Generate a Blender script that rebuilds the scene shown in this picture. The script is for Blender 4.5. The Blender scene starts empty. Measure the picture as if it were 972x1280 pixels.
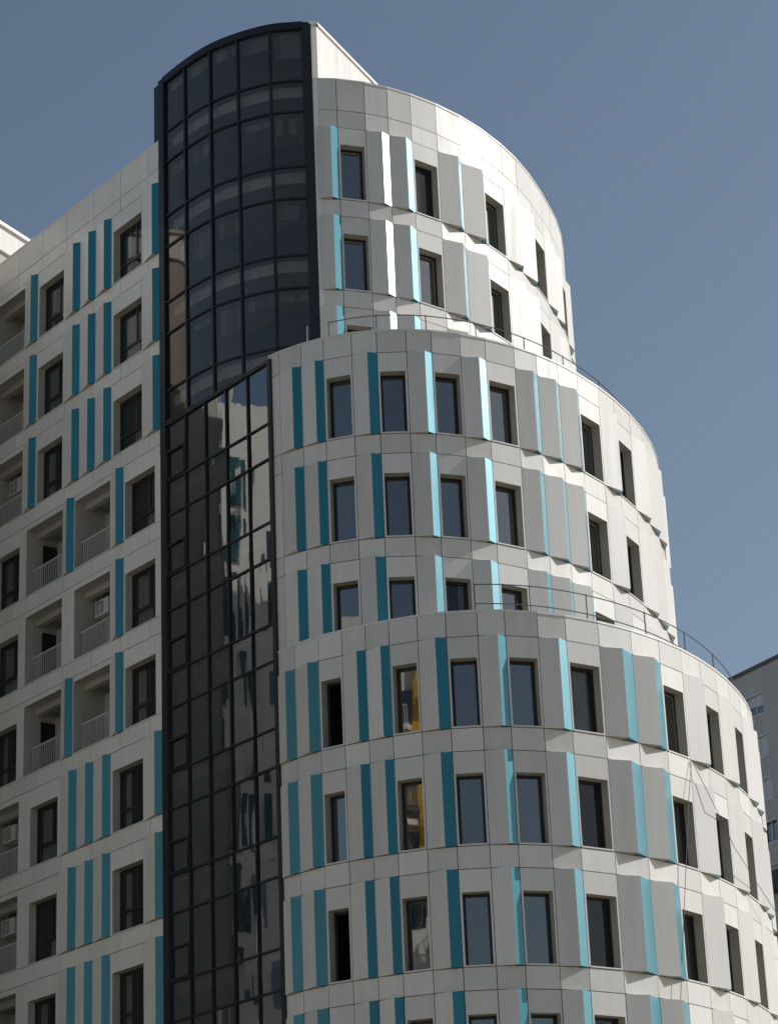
import bpy, math, random
from mathutils import Vector, Matrix
random.seed(11)
C = bpy.context.scene.collection
R = math.radians
FL = 3.1                       # storey height
EYE = 1.6
S1 = 37.535 + EYE              # sill level of the top window row
def S(row): return S1 - (row - 1) * FL

# ------------------------------------------------------------------ helpers
def tag(o, label=None, cat=None, group=None, kind=None):
    if label: o['label'] = label
    if cat: o['category'] = cat
    if group: o['group'] = group
    if kind: o['kind'] = kind
    return o
def empty(name, loc, label, cat, group=None):
    o = bpy.data.objects.new(name, None); C.objects.link(o); o.location = loc
    return tag(o, label, cat, group)

class MB:
    """collects faces; every face has a material slot and a tone"""
    def __init__(s): s.v = []; s.f = []; s.m = []; s.t = []; s.uv = {}
    def face(s, pts, m=0, tone=0.5):
        i = len(s.v); s.v += [tuple(p) for p in pts]; s.f.append(tuple(range(i, i + len(pts)))); s.m.append(m); s.t.append(tone)
    def box8(s, p, m=0, tone=0.5, skip=()):
        # p: 8 points, 0-3 lower ring, 4-7 upper ring
        for k, q in enumerate(((3,2,1,0),(4,5,6,7),(0,1,5,4),(1,2,6,5),(2,3,7,6),(3,0,4,7))):
            if k not in skip: s.face([p[j] for j in q], m, tone)
    def box(s, a, b, m=0, tone=0.5):
        x0,y0,z0 = a; x1,y1,z1 = b
        s.box8([(x0,y0,z0),(x1,y0,z0),(x1,y1,z0),(x0,y1,z0),(x0,y0,z1),(x1,y0,z1),(x1,y1,z1),(x0,y1,z1)], m, tone)
    def tube(s, pts, r, n=6, m=0, caps=True):
        pts = [Vector(p) for p in pts]; rings = []
        for i, p in enumerate(pts):
            d = (pts[min(i+1, len(pts)-1)] - pts[max(i-1, 0)]).normalized()
            a = d.orthogonal().normalized() if abs(d.z) > .95 else d.cross(Vector((0,0,1))).normalized()
            b = d.cross(a)
            rings.append([p + r*(math.cos(2*math.pi*k/n)*a + math.sin(2*math.pi*k/n)*b) for k in range(n)])
        for i in range(len(rings)-1):
            for k in range(n):
                s.face([rings[i][k], rings[i][(k+1)%n], rings[i+1][(k+1)%n], rings[i+1][k]], m)
        if caps: s.face(rings[0][::-1], m); s.face(rings[-1], m)
    def build(s, name, mats, parent=None, fix=True):
        me = bpy.data.meshes.new(name); me.from_pydata(s.v, [], s.f)
        if not isinstance(mats, (list, tuple)): mats = [mats]
        for q in mats: me.materials.append(q)
        me.polygons.foreach_set('material_index', s.m)
        at = me.attributes.new('tone', 'FLOAT', 'FACE'); at.data.foreach_set('value', s.t)
        me.update()
        o = bpy.data.objects.new(name, me); C.objects.link(o)
        if parent:
            o.parent = parent
            pl = parent.location.copy(); q = parent.parent
            while q: pl += q.location; q = q.parent
            o.location = -pl
        return o

class Seg:
    """a facade strip from A to B (plan), outward normal on the left-hand side of the street"""
    def __init__(s, A, B):
        s.A = Vector((A[0], A[1], 0)); s.B = Vector((B[0], B[1], 0)); s.L = (s.B - s.A).length
        s.e = (s.B - s.A) / s.L; s.n = Vector((s.e.y, -s.e.x, 0))
    def p(s, t, o, z): return s.A + s.e*t + s.n*o + Vector((0,0,z))
    def slab(s, mb, t0, t1, z0, z1, o0, o1, m=0, tone=0.5):
        """box between offsets o0 (back) and o1 (front)"""
        mb.box8([s.p(t0,o1,z0), s.p(t1,o1,z0), s.p(t1,o0,z0), s.p(t0,o0,z0), s.p(t0,o1,z1), s.p(t1,o1,z1), s.p(t1,o0,z1), s.p(t0,o0,z1)], m, tone)
    def quad(s, mb, t0, t1, z0, z1, o, m=0, tone=0.5):
        mb.face([s.p(t0,o,z0), s.p(t1,o,z0), s.p(t1,o,z1), s.p(t0,o,z1)], m, tone)

# ------------------------------------------------------------------ materials
def new_mat(name):
    m = bpy.data.materials.new(name); m.use_nodes = True
    nt = m.node_tree; b = nt.nodes['Principled BSDF']; return m, nt, b
def N(nt, t, **k):
    n = nt.nodes.new(t)
    for a, v in k.items(): setattr(n, a, v)
    return n
def paint(name, col, rough=.4, tone=.07, dirt=.10, spec=.5, scale=1.0, streak=True, bump=.0, coat=0.0, metal=0.0):
    m, nt, b = new_mat(name); L = nt.links
    b.inputs['Metallic'].default_value = metal; b.inputs['Coat Weight'].default_value = coat; b.inputs['Coat Roughness'].default_value = .22
    b.inputs['Roughness'].default_value = rough; b.inputs['Specular IOR Level'].default_value = spec
    tc = N(nt, 'ShaderNodeNewGeometry'); mp = N(nt, 'ShaderNodeMapping'); mp.inputs['Scale'].default_value = (3.2*scale, 3.2*scale, .35*scale if streak else 3.2*scale)
    L.new(tc.outputs['Position'], mp.inputs['Vector'])
    n1 = N(nt, 'ShaderNodeTexNoise'); n1.inputs['Scale'].default_value = 1.0; n1.inputs['Detail'].default_value = 5; n1.inputs['Roughness'].default_value = .62
    L.new(mp.outputs[0], n1.inputs['Vector'])
    n2 = N(nt, 'ShaderNodeTexNoise'); n2.inputs['Scale'].default_value = .35; n2.inputs['Detail'].default_value = 3
    L.new(tc.outputs['Position'], n2.inputs['Vector'])
    at = N(nt, 'ShaderNodeAttribute'); at.attribute_name = 'tone'
    def mr(src, a, bb, c0, d0):
        q = N(nt, 'ShaderNodeMapRange'); q.inputs['From Min'].default_value = a; q.inputs['From Max'].default_value = bb
        q.inputs['To Min'].default_value = c0; q.inputs['To Max'].default_value = d0; L.new(src, q.inputs['Value']); return q.outputs[0]
    def mul(a, c): q = N(nt, 'ShaderNodeMath', operation='MULTIPLY'); L.new(a, q.inputs[0]); L.new(c, q.inputs[1]); return q.outputs[0]
    f = mul(mul(mr(n1.outputs['Fac'], .3, .72, 1-dirt, 1.0), mr(n2.outputs['Fac'], .3, .7, 1-dirt*.6, 1.0)), mr(at.outputs['Fac'], 0, 1, 1-tone, 1+tone*.4))
    mx = N(nt, 'ShaderNodeMix', data_type='RGBA', blend_type='MULTIPLY'); mx.inputs['Factor'].default_value = 1
    mx.inputs['A'].default_value = (*col, 1); cb = N(nt, 'ShaderNodeCombineColor')
    for k in range(3): L.new(f, cb.inputs[k])
    L.new(cb.outputs[0], mx.inputs['B']); L.new(mx.outputs['Result'], b.inputs['Base Color'])
    rr = mr(n1.outputs['Fac'], .3, .7, rough*1.15, rough*.9); L.new(rr, b.inputs['Roughness'])
    if bump:
        bp = N(nt, 'ShaderNodeBump'); bp.inputs['Strength'].default_value = bump; bp.inputs['Distance'].default_value = .05
        n3 = N(nt, 'ShaderNodeTexNoise'); n3.inputs['Scale'].default_value = .9; n3.inputs['Detail'].default_value = 1
        L.new(tc.outputs['Position'], n3.inputs['Vector']); L.new(n3.outputs['Fac'], bp.inputs['Height']); L.new(bp.outputs[0], b.inputs['Normal'])
    return m
def glass(name, tint, trans, ior, wav=.25, gcol=(.96,.945,.93), wscale=.55, rough=.015, diff=(.01,.011,.013)):
    """coated facade glass: fresnel mirror over a tinted see-through body"""
    m = bpy.data.materials.new(name); m.use_nodes = True; nt = m.node_tree; nt.nodes.clear(); L = nt.links
    out = N(nt, 'ShaderNodeOutputMaterial'); fr = N(nt, 'ShaderNodeFresnel'); fr.inputs['IOR'].default_value = ior
    gl = N(nt, 'ShaderNodeBsdfGlossy'); gl.inputs['Roughness'].default_value = rough; gl.inputs['Color'].default_value = (*gcol,1)
    tr = N(nt, 'ShaderNodeBsdfTransparent'); tr.inputs['Color'].default_value = (*[t*trans for t in tint], 1)
    df = N(nt, 'ShaderNodeBsdfDiffuse'); df.inputs['Color'].default_value = (*diff, 1)
    ad = N(nt, 'ShaderNodeAddShader'); L.new(tr.outputs[0], ad.inputs[0]); L.new(df.outputs[0], ad.inputs[1])
    mx = N(nt, 'ShaderNodeMixShader'); L.new(fr.outputs[0], mx.inputs[0]); L.new(ad.outputs[0], mx.inputs[1]); L.new(gl.outputs[0], mx.inputs[2])
    g = N(nt, 'ShaderNodeNewGeometry'); mp = N(nt, 'ShaderNodeMapping'); mp.inputs['Scale'].default_value = (1, 1, .45); L.new(g.outputs['Position'], mp.inputs['Vector'])
    n = N(nt, 'ShaderNodeTexNoise'); n.inputs['Scale'].default_value = wscale; n.inputs['Detail'].default_value = 1.5; L.new(mp.outputs[0], n.inputs['Vector'])
    bp = N(nt, 'ShaderNodeBump'); bp.inputs['Strength'].default_value = wav; bp.inputs['Distance'].default_value = .05
    L.new(n.outputs['Fac'], bp.inputs['Height']); L.new(bp.outputs[0], gl.inputs['Normal']); L.new(bp.outputs[0], fr.inputs['Normal'])
    L.new(mx.outputs[0], out.inputs[0]); return m

M = {}
M['panel']   = paint('white aluminium cladding', (.71,.695,.665), .45, .14, .10, spec=.22, coat=.07)
M['wing']    = paint('bounce-tinted wing cladding', (.86,.83,.77), .5, .08, .08, spec=.5, coat=.3)  # paler, warmer copy of the cladding; bounced street light is put into its colour
M['teal']    = paint('teal painted aluminium', (.003,.20,.27), .45, .08, .08, spec=.3, coat=.85, metal=.30)
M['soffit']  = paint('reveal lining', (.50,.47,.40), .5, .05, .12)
M['back']    = paint('joint backing', (.07,.07,.07), .8, 0, .2)
M['frame']   = paint('dark window frame', (.018,.018,.022), .4, 0, .1)
M['greyfr']  = paint('grey sash', (.25,.25,.26), .4, 0, .1)
M['curtfr']  = paint('curtain wall frame', (.010,.012,.016), .45, .1, .2)
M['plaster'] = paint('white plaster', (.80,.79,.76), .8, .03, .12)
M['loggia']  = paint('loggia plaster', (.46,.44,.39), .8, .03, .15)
M['rail']    = paint('grey railing', (.62,.62,.60), .4, 0, .1)
M['rrail']   = paint('roof railing steel', (.10,.10,.10), .5, 0, .1)
M['white']   = paint('white metal', (.70,.70,.68), .45, 0, .1)
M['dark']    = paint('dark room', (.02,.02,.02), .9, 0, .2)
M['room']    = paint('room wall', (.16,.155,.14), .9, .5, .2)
M['room2']    = paint('stair wall', (.50,.51,.50), .9, .5, .2)
M['blind']   = paint('grey blind', (.30,.31,.29), .9, .75, .3, scale=2)
M['curtain'] = paint('curtain cloth', (.80,.79,.75), .9, 0, .35, scale=5)
M['greyblk'] = paint('grey render', (.50,.50,.51), .85, .03, .10, streak=True, scale=.5)
M['shutter'] = paint('roller shutter', (.66,.69,.76), .6, .1, .08)
M['asph']    = paint('asphalt', (.06,.06,.058), .9, 0, .3, streak=False, scale=.3)
M['paving']  = paint('pale paving ground', (.40,.35,.27), .9, 0, .25, streak=False, scale=.1)
M['cable']   = paint('grey cable', (.12,.12,.12), .6, 0, .1)
M['cream']   = paint('cream bounce render', (.84,.80,.72), .8, .03, .12)  # warm tint added so the block opposite throws cream light onto the left side
M['yellow']  = paint('yellow render', (.75,.45,.03), .7, 0, .1)
M['darkclad']= paint('dark blue cladding', (.018,.028,.038), .5, .1, .1)
M['darkteal'] = paint('dark teal strips', (.02,.09,.11), .5, 0, .1)
M['winglass']  = glass('coated window glass', (.5,.55,.6), .10, 2.85, wav=.10, wscale=.7)
M['wingglass'] = glass('clear window glass', (.8,.85,.88), .62, 1.55, wav=.35, wscale=1.1)
M['cwglass2']  = glass('mirror curtain wall glass', (.9,.9,.86), .70, 3.1, wav=.30, wscale=.50, gcol=(.97,.98,1))
M['cwglass']   = glass('tinted curtain wall glass', (.9,.9,.86), .92, 1.9, wav=.30, wscale=.50, gcol=(1,.91,.82))

# ------------------------------------------------------------------ plans (metres, camera at the origin)
T1 = [(-1.855,67.824),(-1.101,67.921),(-0.222,68.193),(0.499,68.539),(1.234,69.015),(2.054,69.691),(2.814,70.467),(3.538,71.371),(4.235,72.434),(4.772,73.435),(5.281,74.597),(5.727,75.833),(6.068,76.933),(6.36,77.945)]
T2 = [(-3.376,66.40),(-3.045,66.10),(-2.383,65.641),(-1.717,65.285),(-0.885,65.019),(-0.153,64.922),(0.704,64.953),(1.436,65.099),(2.279,65.402),(3.023,65.79),(3.89,66.388),(4.574,66.982),(5.24,67.687),(5.869,68.483),(6.573,69.535),(7.127,70.507),(7.698,71.692),(8.205,72.957),(8.608,74.218),(8.897,75.459)]
T3 = [(-3.376,66.40),(-2.80,65.72),(-2.12,65.06),(-1.455,64.66),(-0.797,64.30),(-0.147,63.97),(0.629,63.67),(1.405,63.498),(2.259,63.457),(3.007,63.549),(3.903,63.813),(4.684,64.181),(5.625,64.804),(6.589,65.637),(7.452,66.575),(8.167,67.526),(8.808,68.548),(9.394,69.655),(9.896,70.771),(10.36,71.989),(10.747,73.216),(11.031,74.373)]
K1 = 'gwggwggwggwgg'; K2 = 'nggwgwgwgwgggwgwggg'; K3 = 'ggwggwgwgwgwggwgwgwgg'
def extend(P, K, kinds):
    P = list(P); a = Vector(P[-1]) - Vector(P[-2]); h = math.atan2(a.y, a.x)
    for i, k in enumerate(kinds):
        h = min(h + R(4.5), R(92)); P.append((P[-1][0] + 1.15*math.cos(h), P[-1][1] + 1.15*math.sin(h)))
    return P, K + kinds
T1, K1 = extend(T1, K1, 'wgg'); T2, K2 = extend(T2, K2, 'wgg'); T3, K3 = extend(T3, K3, 'wgg')
def back_end(P, dy=11.0): return (P[-1][0] - .4, P[-1][1] + dy)

d = Vector((-.62390, .78150, 0)); nn = Vector((-.78150, -.62390, 0)); D = -38.79
def W(u, o=0.0): q = d*u + nn*(D + o); return (q.x, q.y)
wing = Seg(W(80.0), W(0.0))            # local t = 80 - u
def tu(u): return 80.0 - u

bld = empty('apartment_building', (1.0, 72.0, 0), 'tall white clad building with stepped rounded tiers, teal fins and a dark glass tower', 'building')

PROUD = 0.0; BACK = -.045; G = .011
def rt(): return random.random()
def panel(mb, sg, t0, t1, z0, z1, m=0, g=G):
    """one cladding sheet with open joints round it, set a hair out of true"""
    if t1 - t0 < .03 or z1 - z0 < .03: return
    j = random.uniform(-.0025, .0025); tn = rt()
    a, b, c, e = t0+g, t1-g, z0+g, z1-g
    o = [PROUD + j + random.uniform(-.0015, .0015) for _ in range(4)]
    mb.box8([sg.p(a,o[0],c), sg.p(b,o[1],c), sg.p(b,-.03,c), sg.p(a,-.03,c), sg.p(a,o[2],e), sg.p(b,o[3],e), sg.p(b,-.03,e), sg.p(a,-.03,e)], m, tn, skip=(4,))
def backing(mb, sg, t0, t1, z0, z1, m=1): sg.quad(mb, t0, t1, z0, z1, BACK, m)

def make_fin(sg, t0, t1, z0, z1, apex_t, out, name='fin', clad='panel', parent=None, toL=True):
    """folded wedge: a long slanted sheet, a short coloured side, closed below and above"""
    A0, B0 = t0+.008, t1-.012; X = t0 + apex_t
    z0 += .006; z1 -= .012
    tn = rt(); w = MB()
    a0,a1 = sg.p(A0,-.03,z0), sg.p(A0,-.03,z1); b0,b1 = sg.p(B0,-.03,z0), sg.p(B0,-.03,z1)
    f0,f1 = sg.p(A0,.004,z0), sg.p(A0,.004,z1); h0,h1 = sg.p(B0,.004,z0), sg.p(B0,.004,z1)
    x0,x1 = sg.p(X,out,z0), sg.p(X,out,z1)
    w.face([f0,x0,x1,f1], 0, tn); w.face([a0,f0,f1,a1], 0, tn); w.face([h0,b0,b1,h1], 0, tn)
    k0 = sg.p(X,.004,z0); k1 = sg.p(X,-.03,z0)
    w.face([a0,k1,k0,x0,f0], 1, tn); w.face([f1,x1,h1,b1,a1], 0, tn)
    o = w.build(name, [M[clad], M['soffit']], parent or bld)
    s = MB(); tn = rt()
    s.face([x0,h0,h1,x1], 0, tn); s.face([k1,b0,h0,x0,k0], 0, tn)      # coloured sheet folded under beside the ridge
    s.build('side_panel', M['teal'], o)
    return o

def make_window(sg, t0, t1, z0, z1, dep, style, parent=None, mir=0):
    parent = parent or bld
    l = MB(); k = 0.0
    # lining of the recess
    l.face([sg.p(t0,k,z0), sg.p(t0,-dep-.08,z0), sg.p(t0,-dep-.08,z1), sg.p(t0,k,z1)][::1], 0, .6)
    l.face([sg.p(t1,k,z1), sg.p(t1,-dep-.08,z1), sg.p(t1,-dep-.08,z0), sg.p(t1,k,z0)][::1], 0, .6)
    l.face([sg.p(t0,k,z1), sg.p(t0,-dep-.08,z1), sg.p(t1,-dep-.08,z1), sg.p(t1,k,z1)], 0, .3)
    l.face([sg.p(t0,k,z0), sg.p(t1,k,z0), sg.p(t1,-dep-.08,z0), sg.p(t0,-dep-.08,z0)], 0, .6)
    # sill sheet turned down over the panel below
    sg.slab(l, t0-.03, t1+.03, z0-.035, z0+.004, -.02, .022, 1, .8)
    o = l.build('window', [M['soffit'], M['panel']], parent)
    f = MB(); w = .075; a, b = t0+.004, t1-.004; c, e = z0+.006, z1-.006
    def bar(p0, p1, q0, q1, oo=0, mm=0): sg.slab(f, p0, p1, q0, q1, -dep-.05, -dep+.012+oo, mm)
    bar(a, a+w, c, e); bar(b-w, b, c, e); bar(a+w, b-w, c, c+w*.8); bar(a+w, b-w, e-w, e)
    if style == 'wing':
        zt = z0 + .62; mt = t0 + (t1-t0)*.60
        bar(a+w, b-w, zt, zt+.07); bar(mt-.04, mt+.04, zt+.07, e-w)
        # inner sash lines
        for (p0, p1) in ((a+w, mt-.04), (mt+.04, b-w)):
            bar(p0, p0+.035, zt+.07, e-w, -.012); bar(p1-.035, p1, zt+.07, e-w, -.012)
            bar(p0+.035, p1-.035, zt+.07, zt+.105, -.012); bar(p0+.035, p1-.035, e-w-.035, e-w, -.012)
    elif style == 'sash':
        i = w+.012
        bar(a+i, a+i+.03, c+w, e-i, -.006, 1); bar(b-i-.03, b-i, c+w, e-i, -.006, 1); bar(a+i+.03, b-i-.03, e-i-.03, e-i, -.006, 1)
    f.build('frame', [M['frame'], M['greyfr']], o)
    g = MB(); sc_ = 0 if style == 'rigid' else 1; tw = sc_*random.uniform(-.0012, .0012); tz = sc_*random.uniform(-.002, .002)
    p = [sg.p(t0+.03,-dep-.012+tw,z0+.03), sg.p(t1-.03,-dep-.012-tw,z0+.03), sg.p(t1-.03,-dep-.012-tw+tz,z1-.03), sg.p(t0+.03,-dep-.012+tw+tz,z1-.03)]
    g.face(p)
    if style != 'open': g.build('pane', M['wingglass' if style in ('wing','curt') else 'winglass'], o)
    # room behind the glass
    r = MB(); dd = dep + (1.3 if style in ('wing','curt') else 1.6 if style == 'open' else .5)
    i0, i1, j0, j1 = t0+.01, t1-.01, z0+.01, z1-.01
    q0 = -dep-.055
    r.face([sg.p(i0,-dd,j0), sg.p(i1,-dd,j0), sg.p(i1,-dd,j1), sg.p(i0,-dd,j1)], 0, rt())
    for (x, y) in (((i0,j0),(i0,j1)), ((i1,j0),(i1,j1)), ((i0,j0),(i1,j0)), ((i0,j1),(i1,j1))):
        r.face([sg.p(x[0],q0,x[1]), sg.p(y[0],q0,y[1]), sg.p(y[0],-dd,y[1]), sg.p(x[0],-dd,x[1])], 0, rt())
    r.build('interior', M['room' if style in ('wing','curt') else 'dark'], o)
    if style in ('wing','curt'):
        cu = MB(); ww = (t1-t0)
        for (x0, x1) in random.choice([((.06,.34),(.62,.94)), ((.06,.24),), ((.40,.94),), ((.06,.58),), ((.05,.30),(.70,.95))]):
            n = max(4, int((x1-x0)*ww/.05)); 
            for q in range(n):
                ta = t0 + ww*(x0 + (x1-x0)*q/n); tb = t0 + ww*(x0 + (x1-x0)*(q+1)/n)
                oa, ob = (.03 if q % 2 else 0), (0 if q % 2 else .03)
                cu.face([sg.p(ta,-dep-.16+oa,z0+.03), sg.p(tb,-dep-.16+ob,z0+.03), sg.p(tb,-dep-.16+ob,z1-.05), sg.p(ta,-dep-.16+oa,z1-.05)])
        cu.build('curtain', M['curtain'], o)
    return o

# ------------------------------------------------------------------ rounded tiers
DZ = {1:-.03, 2:-.09, 3:-.13, 4:-.04, 5:-.12, 6:-.17, 7:-.01, 8:-.12, 9:-.205, 10:-.28}   # measured floor levels of the tiers
def ST(r): return S(r) + DZ[r]
FT = 2.57           # fin top above sill level
WT = 1.96           # window head
fins = []           # (importance, args)
def tier(P, K, rows, par_top, extra_line=None, sash=(), tdef=.70, odef=.14, base_to=None, special={}, hid=99):
    mb = MB(); segs = [Seg(P[i], P[i+1]) for i in range(len(P)-1)]
    jobs = []
    for i, sg in enumerate(segs):
        k = K[i]; L = sg.L
        for r in rows:
            z = ST(r); top = par_top if r == rows[0] else ST(r-1)
            # spandrel / parapet zone
            backing(mb, sg, -.03, L+.03, z+FT, top)
            if r == rows[0] and extra_line:
                panel(mb, sg, 0, L, z+FT, z+extra_line); panel(mb, sg, 0, L, z+extra_line, top)
            else: panel(mb, sg, 0, L, z+FT, top)
            if k == 'g':
                backing(mb, sg, -.03, L+.03, z, z+FT)
                h = math.degrees(math.atan2(sg.e.y, sg.e.x))
                at, ao = special.get(i) or ((max(.55, 1-(.2 if h < 64 else .14)*math.tan(R(min(h, 76)-3))), .2 if h < 64 else .14) if i >= hid else (.71, .18) if h < -20 else (.64, .18) if h < 0 else (.68, .195) if h < 20 else (.62, .19) if h < 36 else (.62, .195))
                jobs.append((r, i, sg, z, at*L, ao*L))
            elif k == 'n':
                backing(mb, sg, -.03, L+.03, z, z+FT); panel(mb, sg, 0, L, z, z+FT)
            else:
                m = .065; w0, w1 = m, L-m; zb = z+.045
                backing(mb, sg, -.03, w0, z, z+FT); backing(mb, sg, w1, L+.03, z, z+FT)
                backing(mb, sg, w0, w1, z+WT, z+FT); backing(mb, sg, w0, w1, z, zb)
                tn = rt(); g = G
                sg.slab(mb, g, w0, z+g, z+FT-g, -.03, 0, 0, tn); sg.slab(mb, w1, L-g, z+g, z+FT-g, -.03, 0, 0, tn)
                sg.slab(mb, w0, w1, z+WT, z+FT-g, -.03, 0, 0, tn); sg.slab(mb, w0, w1, z+g, zb, -.03, 0, 0, tn)
                make_window(sg, w0, w1, zb, z+WT, .30, 'sash' if (r, i) in sash else 'rigid' if K is K3 and (r, i) in rigid else 'open' if (r, i) in ((7,2),(9,2)) else 'curt' if (r, i) in ((7,11),(8,11),(9,11),(10,11),(8,14),(9,14),(9,16),(1,4),(5,15),(6,7),(4,15)) else 'plain')
        if base_to is not None:
            z = ST(rows[-1]); zz = z
            while zz > base_to + .5:
                z2 = max(base_to, zz - 1.55); backing(mb, sg, -.03, L+.03, z2, zz); panel(mb, sg, 0, L, z2, zz); zz = z2
    # rear of the tier, plain sheets, and the flat roof inside the parapet
    e = Seg(P[-1], back_end(P)); zlo = base_to if base_to is not None else S(rows[-1])-.3
    nb = 9
    for q in range(nb):
        backing(mb, e, e.L*q/nb, e.L*(q+1)/nb, zlo, par_top)
        zz = par_top
        while zz > zlo + .4:
            z2 = max(zlo, zz - 1.55); panel(mb, e, e.L*q/nb, e.L*(q+1)/nb, z2, zz); zz = z2
    wall = mb.build('wall', [M['panel'], M['back']], bld)
    # coping: a slightly projecting folded cap following the curve
    cp = MB(); Q = list(P) + [back_end(P)]
    def off(i, o):
        a = Seg(Q[max(i-1,0)], Q[max(i-1,0)+1]).n; b = Seg(Q[min(i,len(Q)-2)], Q[min(i,len(Q)-2)+1]).n
        h = (a+b).normalized(); h = h / max(.5, h.dot(a)); return Vector((Q[i][0], Q[i][1], 0)) + h*o
    for i in range(len(Q)-1):
        o0, i0, o1, i1 = off(i,.02), off(i,-.38), off(i+1,.02), off(i+1,-.38)
        zt, zb = par_top+.045, par_top-.015
        up = lambda v, z: Vector((v.x, v.y, z))
        cp.face([up(o0,zb), up(o1,zb), up(o1,zt), up(o0,zt)], 0, .8); cp.face([up(o0,zt), up(o1,zt), up(i1,zt-.02), up(i0,zt-.02)], 0, .8)
        cp.face([up(i0,zt-.02), up(i1,zt-.02), up(i1,par_top-.6), up(i0,par_top-.6)], 0, .8)
        cp.face([up(o0,zb), up(i0,zb), up(i1,zb), up(o1,zb)], 0, .8)
    cp.build('coping', M['white'], bld)
    rf = MB(); pts = [off(i,-.38) for i in range(len(Q))] + [Vector((-3.5, 84, 0)), Vector((-3.2, 69.5, 0))]
    rf.face([Vector((v.x, v.y, par_top-.6)) for v in pts]); rf.build('roof', M['loggia'], bld)
    return segs, jobs, off

TOP1, TOP2, TOP3 = S(1)+4.27, S(4)+3.22, S(7)+3.26
rigid = {(7,5),(8,5),(9,5)}
sash = {(1,1),(2,1),(2,4),(2,7),(1,7),(4,13),(5,13),(7,14)}
s1, j1, off1 = tier(T1, K1, [1,2,3], TOP1, extra_line=3.2, sash=sash, hid=8, special={2:(.64,.16), 5:(.66,.20), 6:(.70,.20)})
s2, j2, off2 = tier(T2, K2, [4,5,6], TOP2, sash=sash, hid=14)
s3, j3, off3 = tier(T3, K3, [7,8,9,10], TOP3, sash=sash, base_to=0.0, hid=15, special={12:(.50,.20), 13:(.52,.20)})
# the hundred or so wedges that show largest are parts, slivers at the frame edge and behind the parapet are one part
main = [j for j in j1 if j[0] < 3 or j[1] < 7] + j2 + [j for j in j3 if j[0] < 10]
main = [j for j in main if not (j[0] >= 1 and j[1] >= {1:13, 2:19, 3:21}[1 if j[0] < 4 else 2 if j[0] < 7 else 3])]
rest = [j for j in j1 + j2 + j3 if j not in main]
for (r, i, sg, z, at, ao) in main: make_fin(sg, 0, sg.L, z, z+FT, at, ao, name='wedge_fin')
w = MB()
for (r, i, sg, z, at, ao) in rest:
    z0, z1 = z+.006, z+FT-.012; f0,f1 = sg.p(.008,.004,z0), sg.p(.008,.004,z1); h0,h1 = sg.p(sg.L-.012,.004,z0), sg.p(sg.L-.012,.004,z1)
    x0,x1 = sg.p(at,ao,z0), sg.p(at,ao,z1); tn = rt()
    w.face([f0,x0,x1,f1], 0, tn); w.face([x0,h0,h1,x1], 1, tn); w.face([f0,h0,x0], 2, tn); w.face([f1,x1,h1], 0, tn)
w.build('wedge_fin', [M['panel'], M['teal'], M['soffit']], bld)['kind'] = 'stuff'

# roof railings
def roof_rail(P, off, ztop, i0, rails, inset, name='roof_railing'):
    mb = MB(); idx = range(i0, len(P)); pts = [off(i, -inset) for i in idx]
    # resample the curve finely so the rails bend smoothly
    fine = []
    for a in range(len(pts)-1):
        p0, p1, p2, p3 = pts[max(a-1,0)], pts[a], pts[a+1], pts[min(a+2,len(pts)-1)]
        for s in range(4):
            t = s/4; fine.append(.5*((2*p1)+(p2-p0)*t+(2*p0-5*p1+4*p2-p3)*t*t+(3*p1-p0-3*p2+p3)*t**3))
    fine.append(pts[-1])
    for h in rails: mb.tube([Vector((p.x,p.y,ztop+h)) for p in fine], .017, 5)
    for a in range(0, len(fine), 8):
        p = fine[a]; mb.tube([Vector((p.x,p.y,ztop-.55)), Vector((p.x,p.y,ztop+rails[0]+.03))], .018, 5)
    mb.build(name, M['rrail'], bld)
roof_rail(T2, off2, TOP2, 3, [.72], .45)
roof_rail(T3, off3, TOP3, 8, [.92, .36], .40)

# ------------------------------------------------------------------ straight wing (u runs away from the glass tower)
wg = MB(); PT = S(1)+4.08
ROWS = list(range(1, 11))
UEND = 76.0
def wp(u1, u0, z0, z1, **k): panel(wg, wing, tu(u1), tu(u0), z0, z1, **k)
def wb(u1, u0, z0, z1): backing(wg, wing, tu(u1), tu(u0), z0, z1)
spand = [59.80, 60.52, 62.22, 63.92, 65.70, 67.30, 68.99, 70.7, 72.4, 74.1, 76.0]
wingfins = []
def holed(u1, u0, z, h0, h1, top, w1, w0):
    """cladding round an opening w1..w0, z+h0..z+h1 inside the field u1..u0"""
    tn = rt(); g = G
    for (a, b, c, e) in ((u1, w1, z, z+FT), (w0, u0, z, z+FT)):
        if a - b > .02: wing.slab(wg, tu(a)+g, tu(b), c+g, e-g, -.03, 0, 0, tn); wb(a, b, c, e)
    wing.slab(wg, tu(w1), tu(w0), z+h1, z+FT-g, -.03, 0, 0, tn); wb(w1, w0, z+h1, z+FT)
    if h0 > .02: wing.slab(wg, tu(w1), tu(w0), z+g, z+h0, -.03, 0, 0, tn); wb(w1, w0, z, z+h0)
def wwin(z, u1, u0):
    make_window(wing, tu(u1), tu(u0), z+.03, z+1.97, .27, 'wing')
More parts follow.
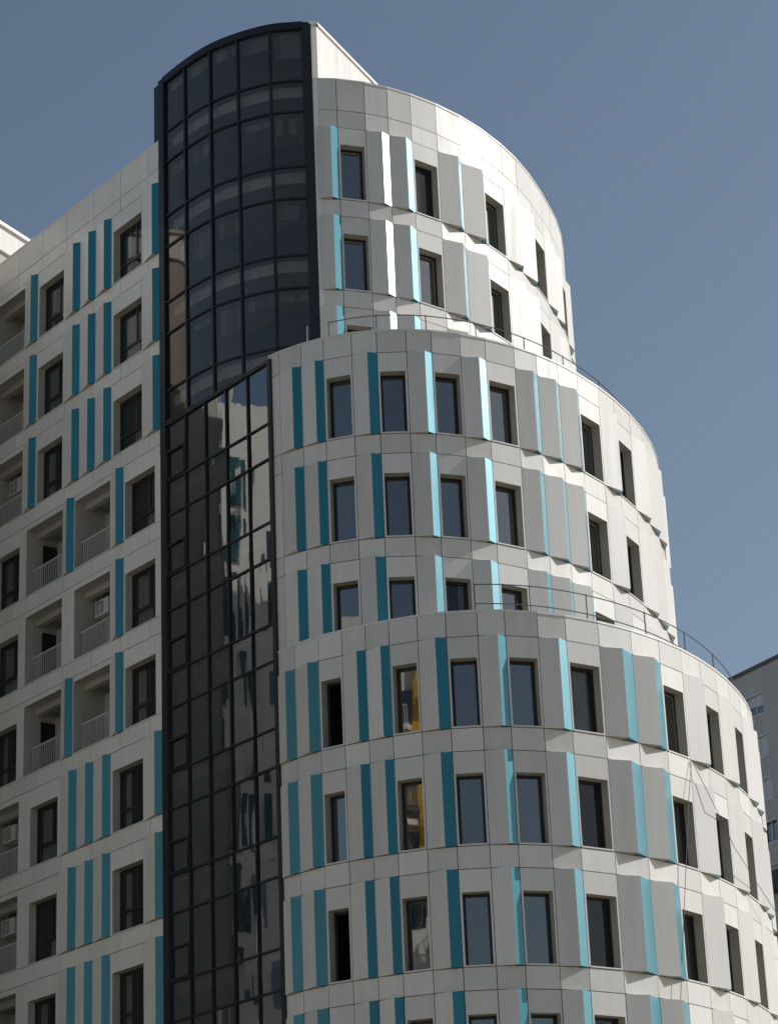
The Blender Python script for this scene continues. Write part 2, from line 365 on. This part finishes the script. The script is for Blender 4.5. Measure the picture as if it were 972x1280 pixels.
def loggia(z, u1, u0, door=0, ac=False, rail=True):
    t0, t1 = tu(u1), tu(u0); dep = 1.55; z0, z1 = z+.02, z+2.38
    l = MB(); s = wing
    l.face([s.p(t0,0,z0), s.p(t0,-dep,z0), s.p(t0,-dep,z1), s.p(t0,0,z1)]); l.face([s.p(t1,0,z1), s.p(t1,-dep,z1), s.p(t1,-dep,z0), s.p(t1,0,z0)])
    l.face([s.p(t0,0,z1), s.p(t0,-dep,z1), s.p(t1,-dep,z1), s.p(t1,0,z1)]); l.face([s.p(t0,0,z0), s.p(t1,0,z0), s.p(t1,-dep,z0), s.p(t0,-dep,z0)])
    l.face([s.p(t0,-dep,z0), s.p(t1,-dep,z0), s.p(t1,-dep,z1), s.p(t0,-dep,z1)])
    s.slab(l, t0+.002, t1-.002, z1-.22, z1-.002, -.62, -.40)           # down-stand beam
    s.slab(l, t0+.002, t0+.42, z0+.002, z1-.224, -dep+.002, -1.15)     # pier at the back
    s.slab(l, t0-.02, t1+.02, z0-.05, z0+.012, -.02, .02, 1)
    o = l.build('balcony', [M['loggia'], M['panel']], bld)
    rl = MB(); ro = -.27; zt = z0 + 1.0
    s.slab(rl, t0+.004, t1-.004, zt-.04, zt, ro-.02, ro+.02); s.slab(rl, t0+.004, t1-.004, z0+.06, z0+.09, ro-.015, ro+.015)
    n = int((t1-t0)/.12)
    for q in range(1, n): 
        t = t0 + (t1-t0)*q/n; s.slab(rl, t-.013, t+.013, z0+.09, zt-.04, ro-.009, ro+.009)
    rl.build('railing', M['rail'], o)
    dr = MB(); w = t1-t0
    if door == 0: s.slab(dr, t0+.004, t0+.05, z0+.014, z0+1.95, -1.45, -.62, 0)
    a, b = (t0+.55, t0+w*.66) if door == 0 else (t0+w*.55, t1-.12)
    s.slab(dr, a, b, z0+.02, z0+2.0, -dep+.003, -dep+.05, 0)
    dd = dr.build('door', M['frame'], o)
    gp = MB(); s.quad(gp, a+.08, b-.08, z0+.1, z0+1.92, -dep+.056); gp.build('pane', M['winglass'], dd)
    if ac:
        ab = MB(); ax = t0+.12; s.slab(ab, ax, ax+.8, z0+1.52, z0+2.05, -1.05, -.72, 0); s.slab(ab, ax+.05, ax+.1, z0+2.05, z1-.003, -.9, -.86, 0); s.slab(ab, ax+.7, ax+.75, z0+2.05, z1-.003, -.9, -.86, 0)
        for q in range(7): s.slab(ab, ax+.08, ax+.5, z0+1.59+q*.065, z0+1.605+q*.065, -.72, -.71, 1)
        cx = []
        for q in range(25):
            A = 2*math.pi*q/24; cx.append(s.p(ax+.29+.2*math.cos(A), -.70, z0+1.785+.2*math.sin(A)))
        ab.tube(cx, .008, 4, 1, caps=False)
        ab.build('air_conditioner', [M['white'], M['frame']], o)
for r in ROWS:
    z = S(r); top = PT if r == 1 else z+FL
    for a in range(len(spand)-1):
        u0, u1 = spand[a], spand[a+1]
        wb(u1, u0, z+FT, top)
        if r == 1: wp(u1, u0, z+FT, z+3.08); wp(u1, u0, z+3.08, top)
        else: wp(u1, u0, z+FT, top)
    if r in (1,2,3,7,8,9,10):
        holed(62.77, 60.85, z, .03, 1.97, 0, 62.65, 60.94); wwin(z, 62.65, 60.94)
        for b in (62.77, 63.77, 64.77): wb(b+1, b, z, z+FT); wingfins.append((b+1, b, z))
        wb(60.85, 59.80, z, z+FT); wingfins.append((60.85, 59.82, z))
        if r < 4:
            holed(67.60, 65.77, z, .03, 1.97, 0, 67.50, 65.87); wwin(z, 67.50, 65.87)
            wb(68.45, 67.60, z, z+FT); wingfins.append((68.45, 67.60, z)); be = 68.45
        else:
            holed(67.85, 65.77, z, .03, 1.97, 0, 67.62, 65.93); wwin(z, 67.62, 65.93); be = 67.85
        holed(71.0, be, z, .02, 2.38, 0, 70.75, 68.50 if r < 4 else 68.38)
        loggia(z, 70.75, 68.50 if r < 4 else 68.38, door=1, ac=(r in (3,7,8)))
        wb(UEND, 71.0, z, z+FT); wp(72.7, 71.0, z, z+FT); wp(74.4, 72.7, z, z+FT); wp(UEND, 74.4, z, z+FT)
    else:
        holed(61.98+.04, 59.80, z, .03, 1.97, 0, 61.94, 60.21); wwin(z, 61.94, 60.21)
        wb(62.74, 62.02, z, z+FT); wingfins.append((62.74, 62.02, z))
        holed(65.05 if r != 5 else 65.38, 62.74, z, .02, 2.38, 0, 65.01, 62.84); loggia(z, 65.01, 62.84, door=1, ac=(r == 5))
        if r != 5: wb(65.74, 65.05, z, z+FT); wingfins.append((65.74, 65.05, z))
        holed(68.40, 65.74 if r != 5 else 65.38, z, .02, 2.38, 0, 68.12, 65.79); loggia(z, 68.12, 65.79, door=0)
        holed(70.9, 68.40, z, .03, 1.97, 0, 70.25, 68.60); wwin(z, 70.25, 68.60)
        wb(UEND, 70.9, z, z+FT); wp(72.7, 70.9, z, z+FT); wp(74.4, 72.7, z, z+FT); wp(UEND, 74.4, z, z+FT)
zz = S(10)
while zz > .5:
    z2 = max(0, zz-1.55)
    for a in range(len(spand)-1): wb(spand[a+1], spand[a], z2, zz); wp(spand[a+1], spand[a], z2, zz)
    zz = z2
# far end wall of the wing
e = Seg((Vector((*W(UEND),0)) - nn*14).to_tuple()[:2], W(UEND))
e.quad(wg, 0, 14, 0, PT, 0, 0, .5)
wg.build('wall', [M['wing'], M['back']], bld)
for (u1, u0, z) in wingfins:
    make_fin(wing, tu(u1), tu(u0), z, z+FT, (u1-u0)-.25, .155, name='slim_fin', clad='wing')
cp = MB(); wing.slab(cp, tu(UEND), tu(59.82), PT-.01, PT+.05, -.4, .02, 0, .8)
cp.build('coping', M['wing'], bld)
rf = MB(); rf.face([wing.p(tu(UEND),-.3,PT-.4), wing.p(tu(59.8),-.3,PT-.4), wing.p(tu(59.8),-13,PT-.4), wing.p(tu(UEND),-13,PT-.4)]); rf.build('roof', M['loggia'], bld)

# ------------------------------------------------------------------ glass tower
GU = [59.54, 58.45, 57.36, 56.24, 55.11, 53.97]
LT = S(3)+.02                                            # top of the flat glass front
fr = MB(); gz = MB(); inn = MB()
def glass_rows(ztop, zbot):
    zs = [ztop]
    for k in range(-1, 13):
        for q in (S(k)+1.12, S(k)):
            if zbot < q < ztop - .3: zs.append(q)
    return zs + [zbot]
zs = glass_rows(LT, 0)
w = wing
for u in GU[1:-1]: w.slab(fr, tu(u)-.026, tu(u)+.026, 0, LT, -.10, .03)
w.slab(fr, tu(59.80), tu(59.50), 0, LT, -.10, .055); w.slab(fr, tu(54.02), tu(53.86), 0, LT, -.10, .06)
w.slab(fr, tu(59.50), tu(54.02), LT-.09, LT+.02, -.10, .045)
for q in zs[1:-1]:
    w.slab(fr, tu(59.50), tu(54.02), q-.026, q+.026, -.10, .02)
for k in range(4, 12):                                   # opening vents in the first bay
    z0, z1 = S(k)+1.12 if k == 4 else S(k)+.04, 0
    lo, hi = S(k)-FL+1.12+.04 if False else S(k)+1.16, S(k)+2.10
    if k >= 4:
        for (a, b, c, e_) in ((59.50,58.485,hi-.03,hi+.03),): w.slab(fr, tu(a), tu(b), c, e_, -.08, .045)
        w.slab(fr, tu(59.50), tu(59.44), lo, hi-.03, -.08, .045)
        w.slab(fr, tu(58.53), tu(58.485), lo, hi-.03, -.08, .045)
        w.slab(fr, tu(59.44), tu(58.53), lo-.005, lo+.05, -.08, .045)
for a in range(5):
    for b in range(len(zs)-1):
        t0, t1, z1, z0 = tu(GU[a])+.0, tu(GU[a+1]), zs[b], zs[b+1]
        jx, jz = random.gauss(0,.0032), random.gauss(0,.0028)
        nx = 3; nz = 4
        # each sheet bulges and leans by a few millimetres, as tempered glass does
        bul = random.gauss(0,.003)
        def P(i, j):
            fx, fz = i/nx, j/nz
            o = -.03 + jx*(fx-.5)*2 + jz*(fz-.5)*2 + bul*(math.sin(math.pi*fx)+math.sin(math.pi*fz))
            return w.p(t0+(t1-t0)*fx, o, z0+(z1-z0)*fz)
        for i in range(nx):
            for j in range(nz): gz.face([P(i,j), P(i+1,j), P(i+1,j+1), P(i,j+1)], 0, rt())
w.slab(fr, tu(59.80), tu(53.9), LT-.06, LT-.02, -3, -.10)
cwp = fr.build('curtain_wall', M['curtfr'], bld)
gz.build('glazing', M['cwglass2'], cwp)
# floors, blinds and a dark core behind the glass
for k in range(-1, 13):
    if S(k)+.5 < LT: w.slab(inn, tu(59.7), tu(54.0), S(k)+.72, S(k)+1.10, -3.2, -.30, 0, rt())
w.quad(inn, tu(59.7), tu(54.0), 0, LT, -3.2, 1)
for u in (59.75, 53.93): inn.face([w.p(tu(u),-.12,0), w.p(tu(u),-3.2,0), w.p(tu(u),-3.2,LT), w.p(tu(u),-.12,LT)], 1)
for k in range(4, 12):                                   # pale blinds hanging under the slab
    for a in range(5):
        if k >= 6 and k % 2 == 0 and a < 4: w.slab(inn, tu(GU[a])+.14, tu(GU[a+1])-.1, S(k)+.25, S(k)+.98, -.26, -.24, 2, rt())
# stair flights
for k in range(4, 12):
    inn.face([w.p(tu(59.0),-1.6,S(k)+.2), w.p(tu(55.0),-1.6,S(k)+1.7), w.p(tu(55.0),-2.7,S(k)+1.7), w.p(tu(59.0),-2.7,S(k)+.2)], 0)
inn.build('stair_core', [M['room2'], M['dark'], M['blind']], cwp)

# curved upper part
QC = [(-6.84,70.75),(-6.07,69.80),(-5.17,68.89),(-4.24,68.30),(-3.17,67.87),(-2.11,67.77)]
def cr(p, t):
    i = min(int(t), len(p)-2); f = t - i
    g = lambda k: Vector((*p[max(0, min(len(p)-1, k))], 0)) if 0 <= k < len(p) else (Vector((*p[0],0))*2 - Vector((*p[1],0)) if k < 0 else Vector((*p[-1],0))*2 - Vector((*p[-2],0)))
    p0, p1, p2, p3 = g(i-1), g(i), g(i+1), g(i+2)
    return .5*((2*p1)+(p2-p0)*f+(2*p0-5*p1+4*p2-p3)*f*f+(3*p1-p0-3*p2+p3)*f**3)
UT = S(1)+6.33; ZB = LT+.03; NS = 6
fr = MB(); gz = MB(); inn = MB()
zs = glass_rows(UT-.2, ZB)
zs[0] = UT-.22
def ring(mb, o0, o1, z0, z1, t0=0, t1=5, m=0):
    k = int((t1-t0)*NS)
    for q in range(k):
        a, b = cr(QC, t0+(t1-t0)*q/k), cr(QC, t0+(t1-t0)*(q+1)/k); s = Seg(a[:2], b[:2]); s.slab(mb, -.001, s.L+.001, z0, z1, o0, o1, m, .5)
ring(fr, -.12, .06, UT-.22, UT)
for q in zs[1:-1]: ring(fr, -.10, .02, q-.028, q+.028)
ring(fr, -.12, .06, ZB-.02, ZB+.05)
for i in range(1, 5):
    a, b = cr(QC, i-.02), cr(QC, i+.02); s = Seg(a[:2], b[:2]); s.slab(fr, s.L/2-.036, s.L/2+.036, ZB, UT-.22, -.10, .035)
q0 = Seg(W(60.18), W(59.50)); q0.slab(fr, .38, q0.L, ZB-1, UT-.02, -.10, .062)
q5 = Seg(QC[5], T1[0]); q5.slab(fr, -.02, q5.L-.0, S(4)+.5, UT, -.20, .07)
for i in range(5):
    for b in range(len(zs)-1):
        z1, z0 = zs[b], zs[b+1]; jx, jz, bul = random.gauss(0,.003), random.gauss(0,.003), random.gauss(0,.003)
        nx, nz = NS, 4
        def P(a, c):
            fx, fz = a/nx, c/nz; p = cr(QC, min(i+fx, 5)); p2 = cr(QC, min(i+fx+.02, 5)); p1 = cr(QC, max(i+fx-.02, 0)); s = Seg(p1[:2], p2[:2])
            o = -.03 + jx*(fx-.5)*2 + jz*(fz-.5)*2 + bul*math.sin(math.pi*fz)
            return p + s.n*o + Vector((0,0,z0+(z1-z0)*fz))
        for a in range(nx):
            for c in range(nz): gz.face([P(a,c), P(a+1,c), P(a+1,c+1), P(a,c+1)], 0, rt())
cwu = fr.build('curtain_wall', M['curtfr'], bld)
gz.build('glazing', M['cwglass'], cwu)
cen = Vector((-4.2, 72.5, 0))
def inset(t, o):
    a, b = cr(QC, max(t-.03,0)), cr(QC, min(t+.03,5)); s = Seg(a[:2], b[:2]); return cr(QC, t) + s.n*o
for k in range(-1, 4):
    for z0, z1, m, o in ((S(k)+.70, S(k)+1.08, 0, -.32),):
        if z1 > UT or z0 < ZB: continue
        for q in range(20):
            a, b = inset(q/4, o), inset((q+1)/4, o)
            inn.face([a+Vector((0,0,z0)), b+Vector((0,0,z0)), b+Vector((0,0,z1)), a+Vector((0,0,z1))], m, .9)
            a2, b2 = inset(q/4, -3), inset((q+1)/4, -3)
            inn.face([a+Vector((0,0,z0)), a2+Vector((0,0,z0)), b2+Vector((0,0,z0)), b+Vector((0,0,z0))], m, .7)
    for i in range(5):                                   # blinds at the head of each sheet
        if random.random() < .85 and S(k)+FL < UT+1:
            zb = S(k)+FL-.12; h = random.choice([.25,.35,.5,.6,.9])
            for q in range(4):
                a, b = inset(i+.08+q*.21, -.22), inset(i+.08+(q+1)*.21, -.22)
                inn.face([a+Vector((0,0,zb-h)), b+Vector((0,0,zb-h)), b+Vector((0,0,zb)), a+Vector((0,0,zb))], 2, rt())
for q in range(20):
    a, b = inset(q/4, -3), inset((q+1)/4, -3); inn.face([a+Vector((0,0,ZB)), b+Vector((0,0,ZB)), b+Vector((0,0,UT-.1)), a+Vector((0,0,UT-.1))], 1)
inn.build('stair_core', [M['room2'], M['dark'], M['blind']], cwu)
# solid head of the tower behind the glass: white side wall, dark end block, flat roof
hd = MB()
Pc = [T1[0], (-1.70, 67.93), (0.18, 71.71), (1.42, 74.20), (-1.5, 82.0), (-9.3, 77.0), W(60.6), W(60.18)]
Pc = [(-1.86,67.78), (-1.66,67.86), (0.18,71.71), (1.42,74.20), W(60.18,-9.5), W(60.18,-.3)]
for i in range(5):
    s = Seg(Pc[i], Pc[i+1]); n = 1 if s.L < 1 else int(s.L/2.2)
    for q in range(n): s.slab(hd, s.L*q/n+(.004 if q else 0), s.L*(q+1)/n-(.004 if q < n-1 else 0), S(3), UT-.06, -.1, 0, 0, rt())
hd.build('wall', [M['plaster']], bld)
cp = MB()
for i in range(5): s = Seg(Pc[i], Pc[i+1]); s.slab(cp, -.05, s.L+.05, UT-.06, UT+.03, -.35, .06, 0, .6)
for i in range(20):
    s = Seg(cr(QC,i/4)[:2], cr(QC,(i+1)/4)[:2]); s.slab(cp, 0, s.L, UT, UT+.03, -.3, .065, 1)
cp.build('coping', [M['white'], M['curtfr']], bld)
rf = MB(); rf.face([(*p, UT-.12) for p in [W(60.1,-.1)] + [cr(QC,i/4)[:2] for i in range(21)] + Pc[1:]]); rf.build('roof', M['loggia'], bld)
db = MB(); q0.slab(db, 0.01, .37, PT-1.2, UT-.05, -.5, -.02); 
db.build('dark_cladding', M['darkclad'], bld)

# thin rod aerial on the second roof
ae = MB(); ap = off2(2, -.35)
ae.tube([(ap.x, ap.y, TOP2-.3), (ap.x+.02, ap.y, TOP2+.75)], .012, 5); ae.tube([(ap.x-.07, ap.y-.02, TOP2+.0), (ap.x+.09, ap.y+.02, TOP2+.10)], .018, 5)
o = ae.build('lightning_rod', M['rail']); tag(o, 'thin metal lightning rod standing on the middle roof edge beside the dark glass', 'lightning rod')
ae = MB(); ap = off3(23, -.3); zz = TOP3
ae.tube([(ap.x, ap.y, zz-.2), (ap.x, ap.y, zz+.45)], .02, 5); ae.box((ap.x-.12, ap.y-.05, zz+.3), (ap.x+.16, ap.y+.05, zz+.42))
o = ae.build('roof_lamp', M['rrail']); tag(o, 'small dark lamp on a short stub at the right end of the lowest curved roof', 'lamp')

# ------------------------------------------------------------------ camera frame maths for far things (used only to find real places)
F, PI_, RO = 3094.83, R(21.66), R(-2.4352)
rv = Vector((1,0,0)); uv = Vector((0,-math.sin(PI_),math.cos(PI_))); fv = Vector((0,math.cos(PI_),math.sin(PI_)))
RV = math.cos(RO)*rv + math.sin(RO)*uv; UV = -math.sin(RO)*rv + math.cos(RO)*uv

def cable(name, pts, label):
    mb = MB(); mb.tube(pts, .010, 6); o = mb.build(name, M['cable']); tag(o, label, 'cable')
a = Vector((T3[15][0], T3[15][1], S(7)-.02)) + Seg(T3[14],T3[15]).n*.05
pts = [a] + [Vector(p) for p in ((8.79,67.9,19.25),(9.38,68.9,18.28),(10.12,70.4,17.6),(10.93,72.3,17.01),(12.7,76,15.64),(24,104,12.0))]
cable('overhead_cable', pts, 'thin dark cable running off from the lowest tier towards the grey block')
pts = [a] + [Vector(p) for p in ((7.99,67.1,19.29),(7.65,66.6,16.9),(7.33,66.22,14.64),(7.08,65.95,12.68),(6.9,65.8,9.0))]
cable('hanging_cable', pts, 'thin dark cable hanging straight down the face of the lowest tier')

# ------------------------------------------------------------------ grey block at the right, far behind
gb = empty('apartment_block', (24, 128, 0), 'plain grey rendered apartment block with shuttered windows behind the rounded tiers', 'building')
A = Vector((17.95, 127.41, 0)); e_ = Vector((.4910, -.8711, 0)); ZT = 40.0 + EYE
gs = Seg((A - e_*16)[:2], (A + e_*14)[:2]); o16 = 16.0
gw = MB(); dep = .18
wins = []
for k in range(13):
    zt = ZT - 1.40 - k*2.30
    for off_ in (1.18, 6.0, 10.2, -4.2, -9.0): wins.append((o16+off_+.12*min(k,3), o16+off_+1.42+.05*min(k,3), zt-1.13, zt, k, off_))
# wall made of strips around the windows
cols = {}
xs = sorted(set([0.0, gs.L] + [round(v,3) for wd in wins for v in (wd[0], wd[1])]))
def solid(t0, t1, z0, z1):
    if z1-z0 > .01 and t1-t0 > .001: gs.quad(gw, t0, t1, z0, z1, 0, 0, .5)
for i in range(len(xs)-1):
    t0, t1 = xs[i], xs[i+1]; mid = (t0+t1)/2; z = 0.0
    for wd in sorted([q for q in wins if q[0] < mid < q[1]], key=lambda q: q[2]):
        solid(t0, t1, z, wd[2]); z = wd[3]
    solid(t0, t1, z, ZT)
for s in (Seg((A + e_*14)[:2], (A + e_*14 + gs.n*-14)[:2]), Seg((A - e_*16 + gs.n*-14)[:2], (A - e_*16)[:2]), Seg((A + e_*14 + gs.n*-14)[:2], (A - e_*16 + gs.n*-14)[:2])): s.quad(gw, 0, s.L, 0, ZT, 0)
gw.face([(*gs.p(0,0,0)[:2],ZT), (*gs.p(gs.L,0,0)[:2],ZT), (*gs.p(gs.L,-14,0)[:2],ZT), (*gs.p(0,-14,0)[:2],ZT)])
gwo = gw.build('wall', M['greyblk'], gb)
cp = MB(); gs.slab(cp, -.1, gs.L+.1, ZT-.05, ZT+.12, -.5, .14); cp.build('coping', M['rrail'], gb)
for (t0, t1, z0, z1, k, of) in wins:
    f = MB()
    f.face([gs.p(t0,0,z0), gs.p(t0,-dep,z0), gs.p(t0,-dep,z1), gs.p(t0,0,z1)]); f.face([gs.p(t1,0,z1), gs.p(t1,-dep,z1), gs.p(t1,-dep,z0), gs.p(t1,0,z0)])
    f.face([gs.p(t0,0,z1), gs.p(t0,-dep,z1), gs.p(t1,-dep,z1), gs.p(t1,0,z1)]); f.face([gs.p(t0,0,z0), gs.p(t1,0,z0), gs.p(t1,-dep,z0), gs.p(t0,-dep,z0)])
    gs.slab(f, t0-.06, t1+.06, z0-.08, z0+.01, -.02, .06, 1); gs.slab(f, t0-.02, t1+.02, z1-.03, z1+.05, -.02, .04, 1)
    gs.slab(f, (t0+t1)/2-.03, (t0+t1)/2+.03, z0+.01, z1-.03, -dep, -dep+.05, 1)
    o = f.build('window', [M['greyblk'], M['shutter']], gb)
    g = MB(); gs.quad(g, t0, t1, z0, z1, -dep+.0, 0); g.build('pane', M['winglass'] , o)
    if k != 3 or of != 1.18:
        sh = MB(); rows_ = 14
        for half in (0, 1):
            a0, a1 = (t0, (t0+t1)/2-.03) if half == 0 else ((t0+t1)/2+.03, t1)
            lo = z0 + ((z1-z0)*.42 if (half == 1 and k in (0, 3, 5)) else (0 if random.random() < .7 else random.uniform(0,.6)))
            nn_ = max(2, int((z1-lo)/.08))
            for q in range(nn_): gs.slab(sh, a0+.02, a1-.02, lo+(z1-lo)*q/nn_+.004, lo+(z1-lo)*(q+1)/nn_-.004, -dep+.03, -dep+.06, 0, .6)
        sh.build('shutter', M['shutter'], o)
for k in (4, 5, 6, 7):                                    # recessed balconies below
    bl = MB(); z0 = ZT-1.4-k*2.30-1.5
    gs.slab(bl, o16+1.6, o16+4.6, z0, z0+.12, 0, .9); gs.slab(bl, o16+1.6, o16+4.6, z0+.12, z0+.9, .86, .9)
    bl.build('balcony', M['frame'] if k % 2 == 0 else M['greyblk'], gb)

# ------------------------------------------------------------------ white building behind the wing, top left
wbld = empty('white_building', (-14, 83, 0), 'bright white rendered building whose roof corner rises behind the straight wing', 'building')
A = Vector((-13.80, 80.30, 0)); B = Vector((-13.04, 81.68, 0)); e_ = (B-A).normalized(); ZT = 43.84 + EYE
A2 = A - e_*9; B2 = A + e_*9
s = Seg(A2[:2], B2[:2]); mb = MB()
n_ = 9
for q in range(n_): 
    s.slab(mb, s.L*q/n_, s.L*(q+1)/n_, ZT-.95, ZT, -.2, 0, 0, rt())
s.slab(mb, 0, s.L, 0, ZT-.955, -.2, -.12, 1, .5)
for ss in (Seg((B2)[:2], (B2 + s.n*-8)[:2]), Seg((B2+s.n*-8)[:2], (A2+s.n*-8)[:2]), Seg((A2 + s.n*-8)[:2], A2[:2])): ss.quad(mb, 0, ss.L, 0, ZT-.02, 0)
mb.face([(*p[:2], ZT-.03) for p in (A2, B2, B2+s.n*-8, A2+s.n*-8)])
mb.build('wall', [M['plaster'], M['loggia']], wbld)
cp = MB(); s.slab(cp, -.1, s.L+.1, ZT, ZT+.07, -.4, .12); s.slab(cp, -.1, s.L+.1, ZT+.12, ZT+.16, -.3, .08)
for q in range(12): s.slab(cp, s.L*q/12, s.L*q/12+.04, ZT+.07, ZT+.12, -.1, -.06)
cp.build('coping', M['white'], wbld)
po = MB(); pp = A - e_*.35 + Vector((0,0,0)); po.tube([(pp.x, pp.y, ZT-.1), (pp.x, pp.y, ZT+.75)], .035, 6); po.build('mast', M['white'], wbld)

# ------------------------------------------------------------------ blocks across the street (mirrored in the glass)
def street_block(P0, P1, H, dep_, label, rows, cell, yellow=False):
    s = Seg(P0, P1); root = empty('street_block', (*P0, 0), label, 'building')
    mb = MB(); s.slab(mb, 0, s.L, 0, H, -dep_, 0, 0, .6)
    if yellow:
        s.slab(mb, 11.2, 12.25, 29.5, H, 0, .35, 1); s.slab(mb, 11.2, 12.0, 22, 26.3, 0, .35, 1); s.slab(mb, 13.3, 15.0, 36.0, H, 0, .3, 0)
    mb.build('wall', [M['plaster'] if yellow else M['cream'], M['yellow']], root)
    n = int(s.L/cell)
    for r in range(rows):
        z = H - 3.6 - r*FL - 1.0
        for c in range(n):
            t = (c+.5)*cell
            if yellow and 10.5 < t < 17: continue
            if c % 4 == 3:
                b = MB(); pr = [(t-1.3, 0), (t-1.2, .7), (t-.7, 1.15), (t, 1.3), (t+.7, 1.15), (t+1.2, .7), (t+1.3, 0)]
                for i in range(6):
                    (a0, o0), (a1, o1) = pr[i], pr[i+1]
                    b.face([s.p(a0,o0,z-.3), s.p(a1,o1,z-.3), s.p(a1,o1,z), s.p(a0,o0,z)])
                    b.tube([s.p(a0,o0,z+1.0), s.p(a1,o1,z+1.0)], .03, 4)
                    for h in range(4):
                        f = h/4; p = s.p(a0+(a1-a0)*f, o0+(o1-o0)*f, z); b.tube([p, p+Vector((0,0,1.0))], .018, 4, caps=False)
                b.face([s.p(a,o,z-.3) for a, o in pr][::-1]); b.face([s.p(a,o,z-.002) for a, o in pr])
                b.build('balcony', M['plaster'], root)
                g = MB(); s.slab(g, t-.8, t+.8, z+.02, z+2.2, 0, .02); g.build('door', M['winglass'], root)
            elif c % 4 == 1 or yellow and c % 2:
                g = MB(); s.slab(g, t-.75, t+.75, z+.2, z+2.0, 0, .03); g.build('window', M['winglass'], root)
            else:
                g = MB()
                for dx in (-.45, .45):
                    s.slab(g, t+dx-.16, t+dx+.16, z, z+2.5, 0, .16)
                g.build('fin', M['darkteal'], root)
    if yellow:
        for z in (36.95, 32.3):
            b = MB(); s.slab(b, 12.3, 14.4, z-.28, z, 0, 1.0); s.slab(b, 12.3, 14.4, z+.98, z+1.03, .95, 1.0)
            if z < 35: s.slab(b, 12.3, 14.4, z+.002, z+.8, .93, .99)
            for q in range(17): s.slab(b, 12.3+q*.13, 12.325+q*.13, z, z+.98, .96, .98)
            b.build('balcony', M['plaster'], root)
            g = MB(); s.slab(g, 12.35, 13.0, z+.02, z+2.1, 0, .03); g.build('door', M['winglass'], root)
        for z in (30.3, 27.0):
            g = MB(); s.slab(g, 12.3, 13.2, z, z+1.5, 0, .04); g.build('window', M['winglass'], root)
    return root
street_block((-59.2, 48.1), (-28.2, 85.0), 46.5, 12, 'white apartment block with curved balconies seen mirrored in the glass front', 8, 2.6)
street_block((-24.0, 20.0), (-54.0, 29.5), 43.0, 12, 'pale block with a yellow strip seen mirrored in the lowest tier windows', 7, 3.0, yellow=True)

# ------------------------------------------------------------------ ground
g = MB(); g.face([(-1500,-1500,0),(1500,-1500,0),(1500,1500,0),(-1500,1500,0)]); tag(g.build('ground', M['paving']), kind='structure')
g = MB(); g.face([(-120,20,.004),(120,20,.004),(120,34,.004),(-120,34,.004)]); tag(g.build('road', M['asph']), kind='structure')

# ------------------------------------------------------------------ light
SAZ, SEL = 106.0, 31.0        # azimuth from the street side (-Y) towards +X, elevation
az = R(SAZ); sd = Vector((math.sin(az)*math.cos(R(SEL)), -math.cos(az)*math.cos(R(SEL)), math.sin(R(SEL))))
sun = bpy.data.lights.new('sun', 'SUN'); sun.energy = 3.9; sun.angle = R(.5); sun.color = (1, .975, .94)
so = bpy.data.objects.new('sun', sun); C.objects.link(so); so.rotation_euler = sd.to_track_quat('Z', 'Y').to_euler(); so.location = (60, 60, 90)
wd = bpy.data.worlds.new('World'); bpy.context.scene.world = wd; wd.use_nodes = True
nt = wd.node_tree; bg = nt.nodes['Background']
sk = nt.nodes.new('ShaderNodeTexSky'); sk.sky_type = 'NISHITA'; sk.sun_disc = False; sk.sun_elevation = R(SEL); sk.sun_rotation = math.atan2(sd.x, sd.y)
sk.air_density = 1.0; sk.dust_density = 1.6; sk.ozone_density = 1.0
hs = nt.nodes.new('ShaderNodeHueSaturation'); hs.inputs['Saturation'].default_value = .88; hs.inputs['Value'].default_value = 1.0
nt.links.new(sk.outputs[0], hs.inputs['Color']); tn = nt.nodes.new('ShaderNodeMix'); tn.data_type = 'RGBA'; tn.blend_type = 'MULTIPLY'; tn.inputs['Factor'].default_value = 1; tn.inputs['B'].default_value = (.95, 1.0, 1.0, 1)
nt.links.new(hs.outputs[0], tn.inputs['A']); nt.links.new(tn.outputs['Result'], bg.inputs['Color']); bg.inputs['Strength'].default_value = .086

# ------------------------------------------------------------------ camera
cam = bpy.data.cameras.new('camera'); co = bpy.data.objects.new('camera', cam); C.objects.link(co)
cam.sensor_fit = 'HORIZONTAL'; cam.sensor_width = 36.0; cam.lens = F/972*36.0; cam.clip_end = 4000; cam.clip_start = .5
mt = Matrix((( RV.x, UV.x, -fv.x), (RV.y, UV.y, -fv.y), (RV.z, UV.z, -fv.z))).to_4x4(); mt.translation = Vector((0,0,EYE)); co.matrix_world = mt
sc = bpy.context.scene; sc.camera = co
sc.view_settings.view_transform = 'Standard'; sc.view_settings.look = 'None'; sc.view_settings.exposure = 0
sc.render.engine = 'CYCLES'; sc.cycles.max_bounces = 8; sc.cycles.transparent_max_bounces = 12
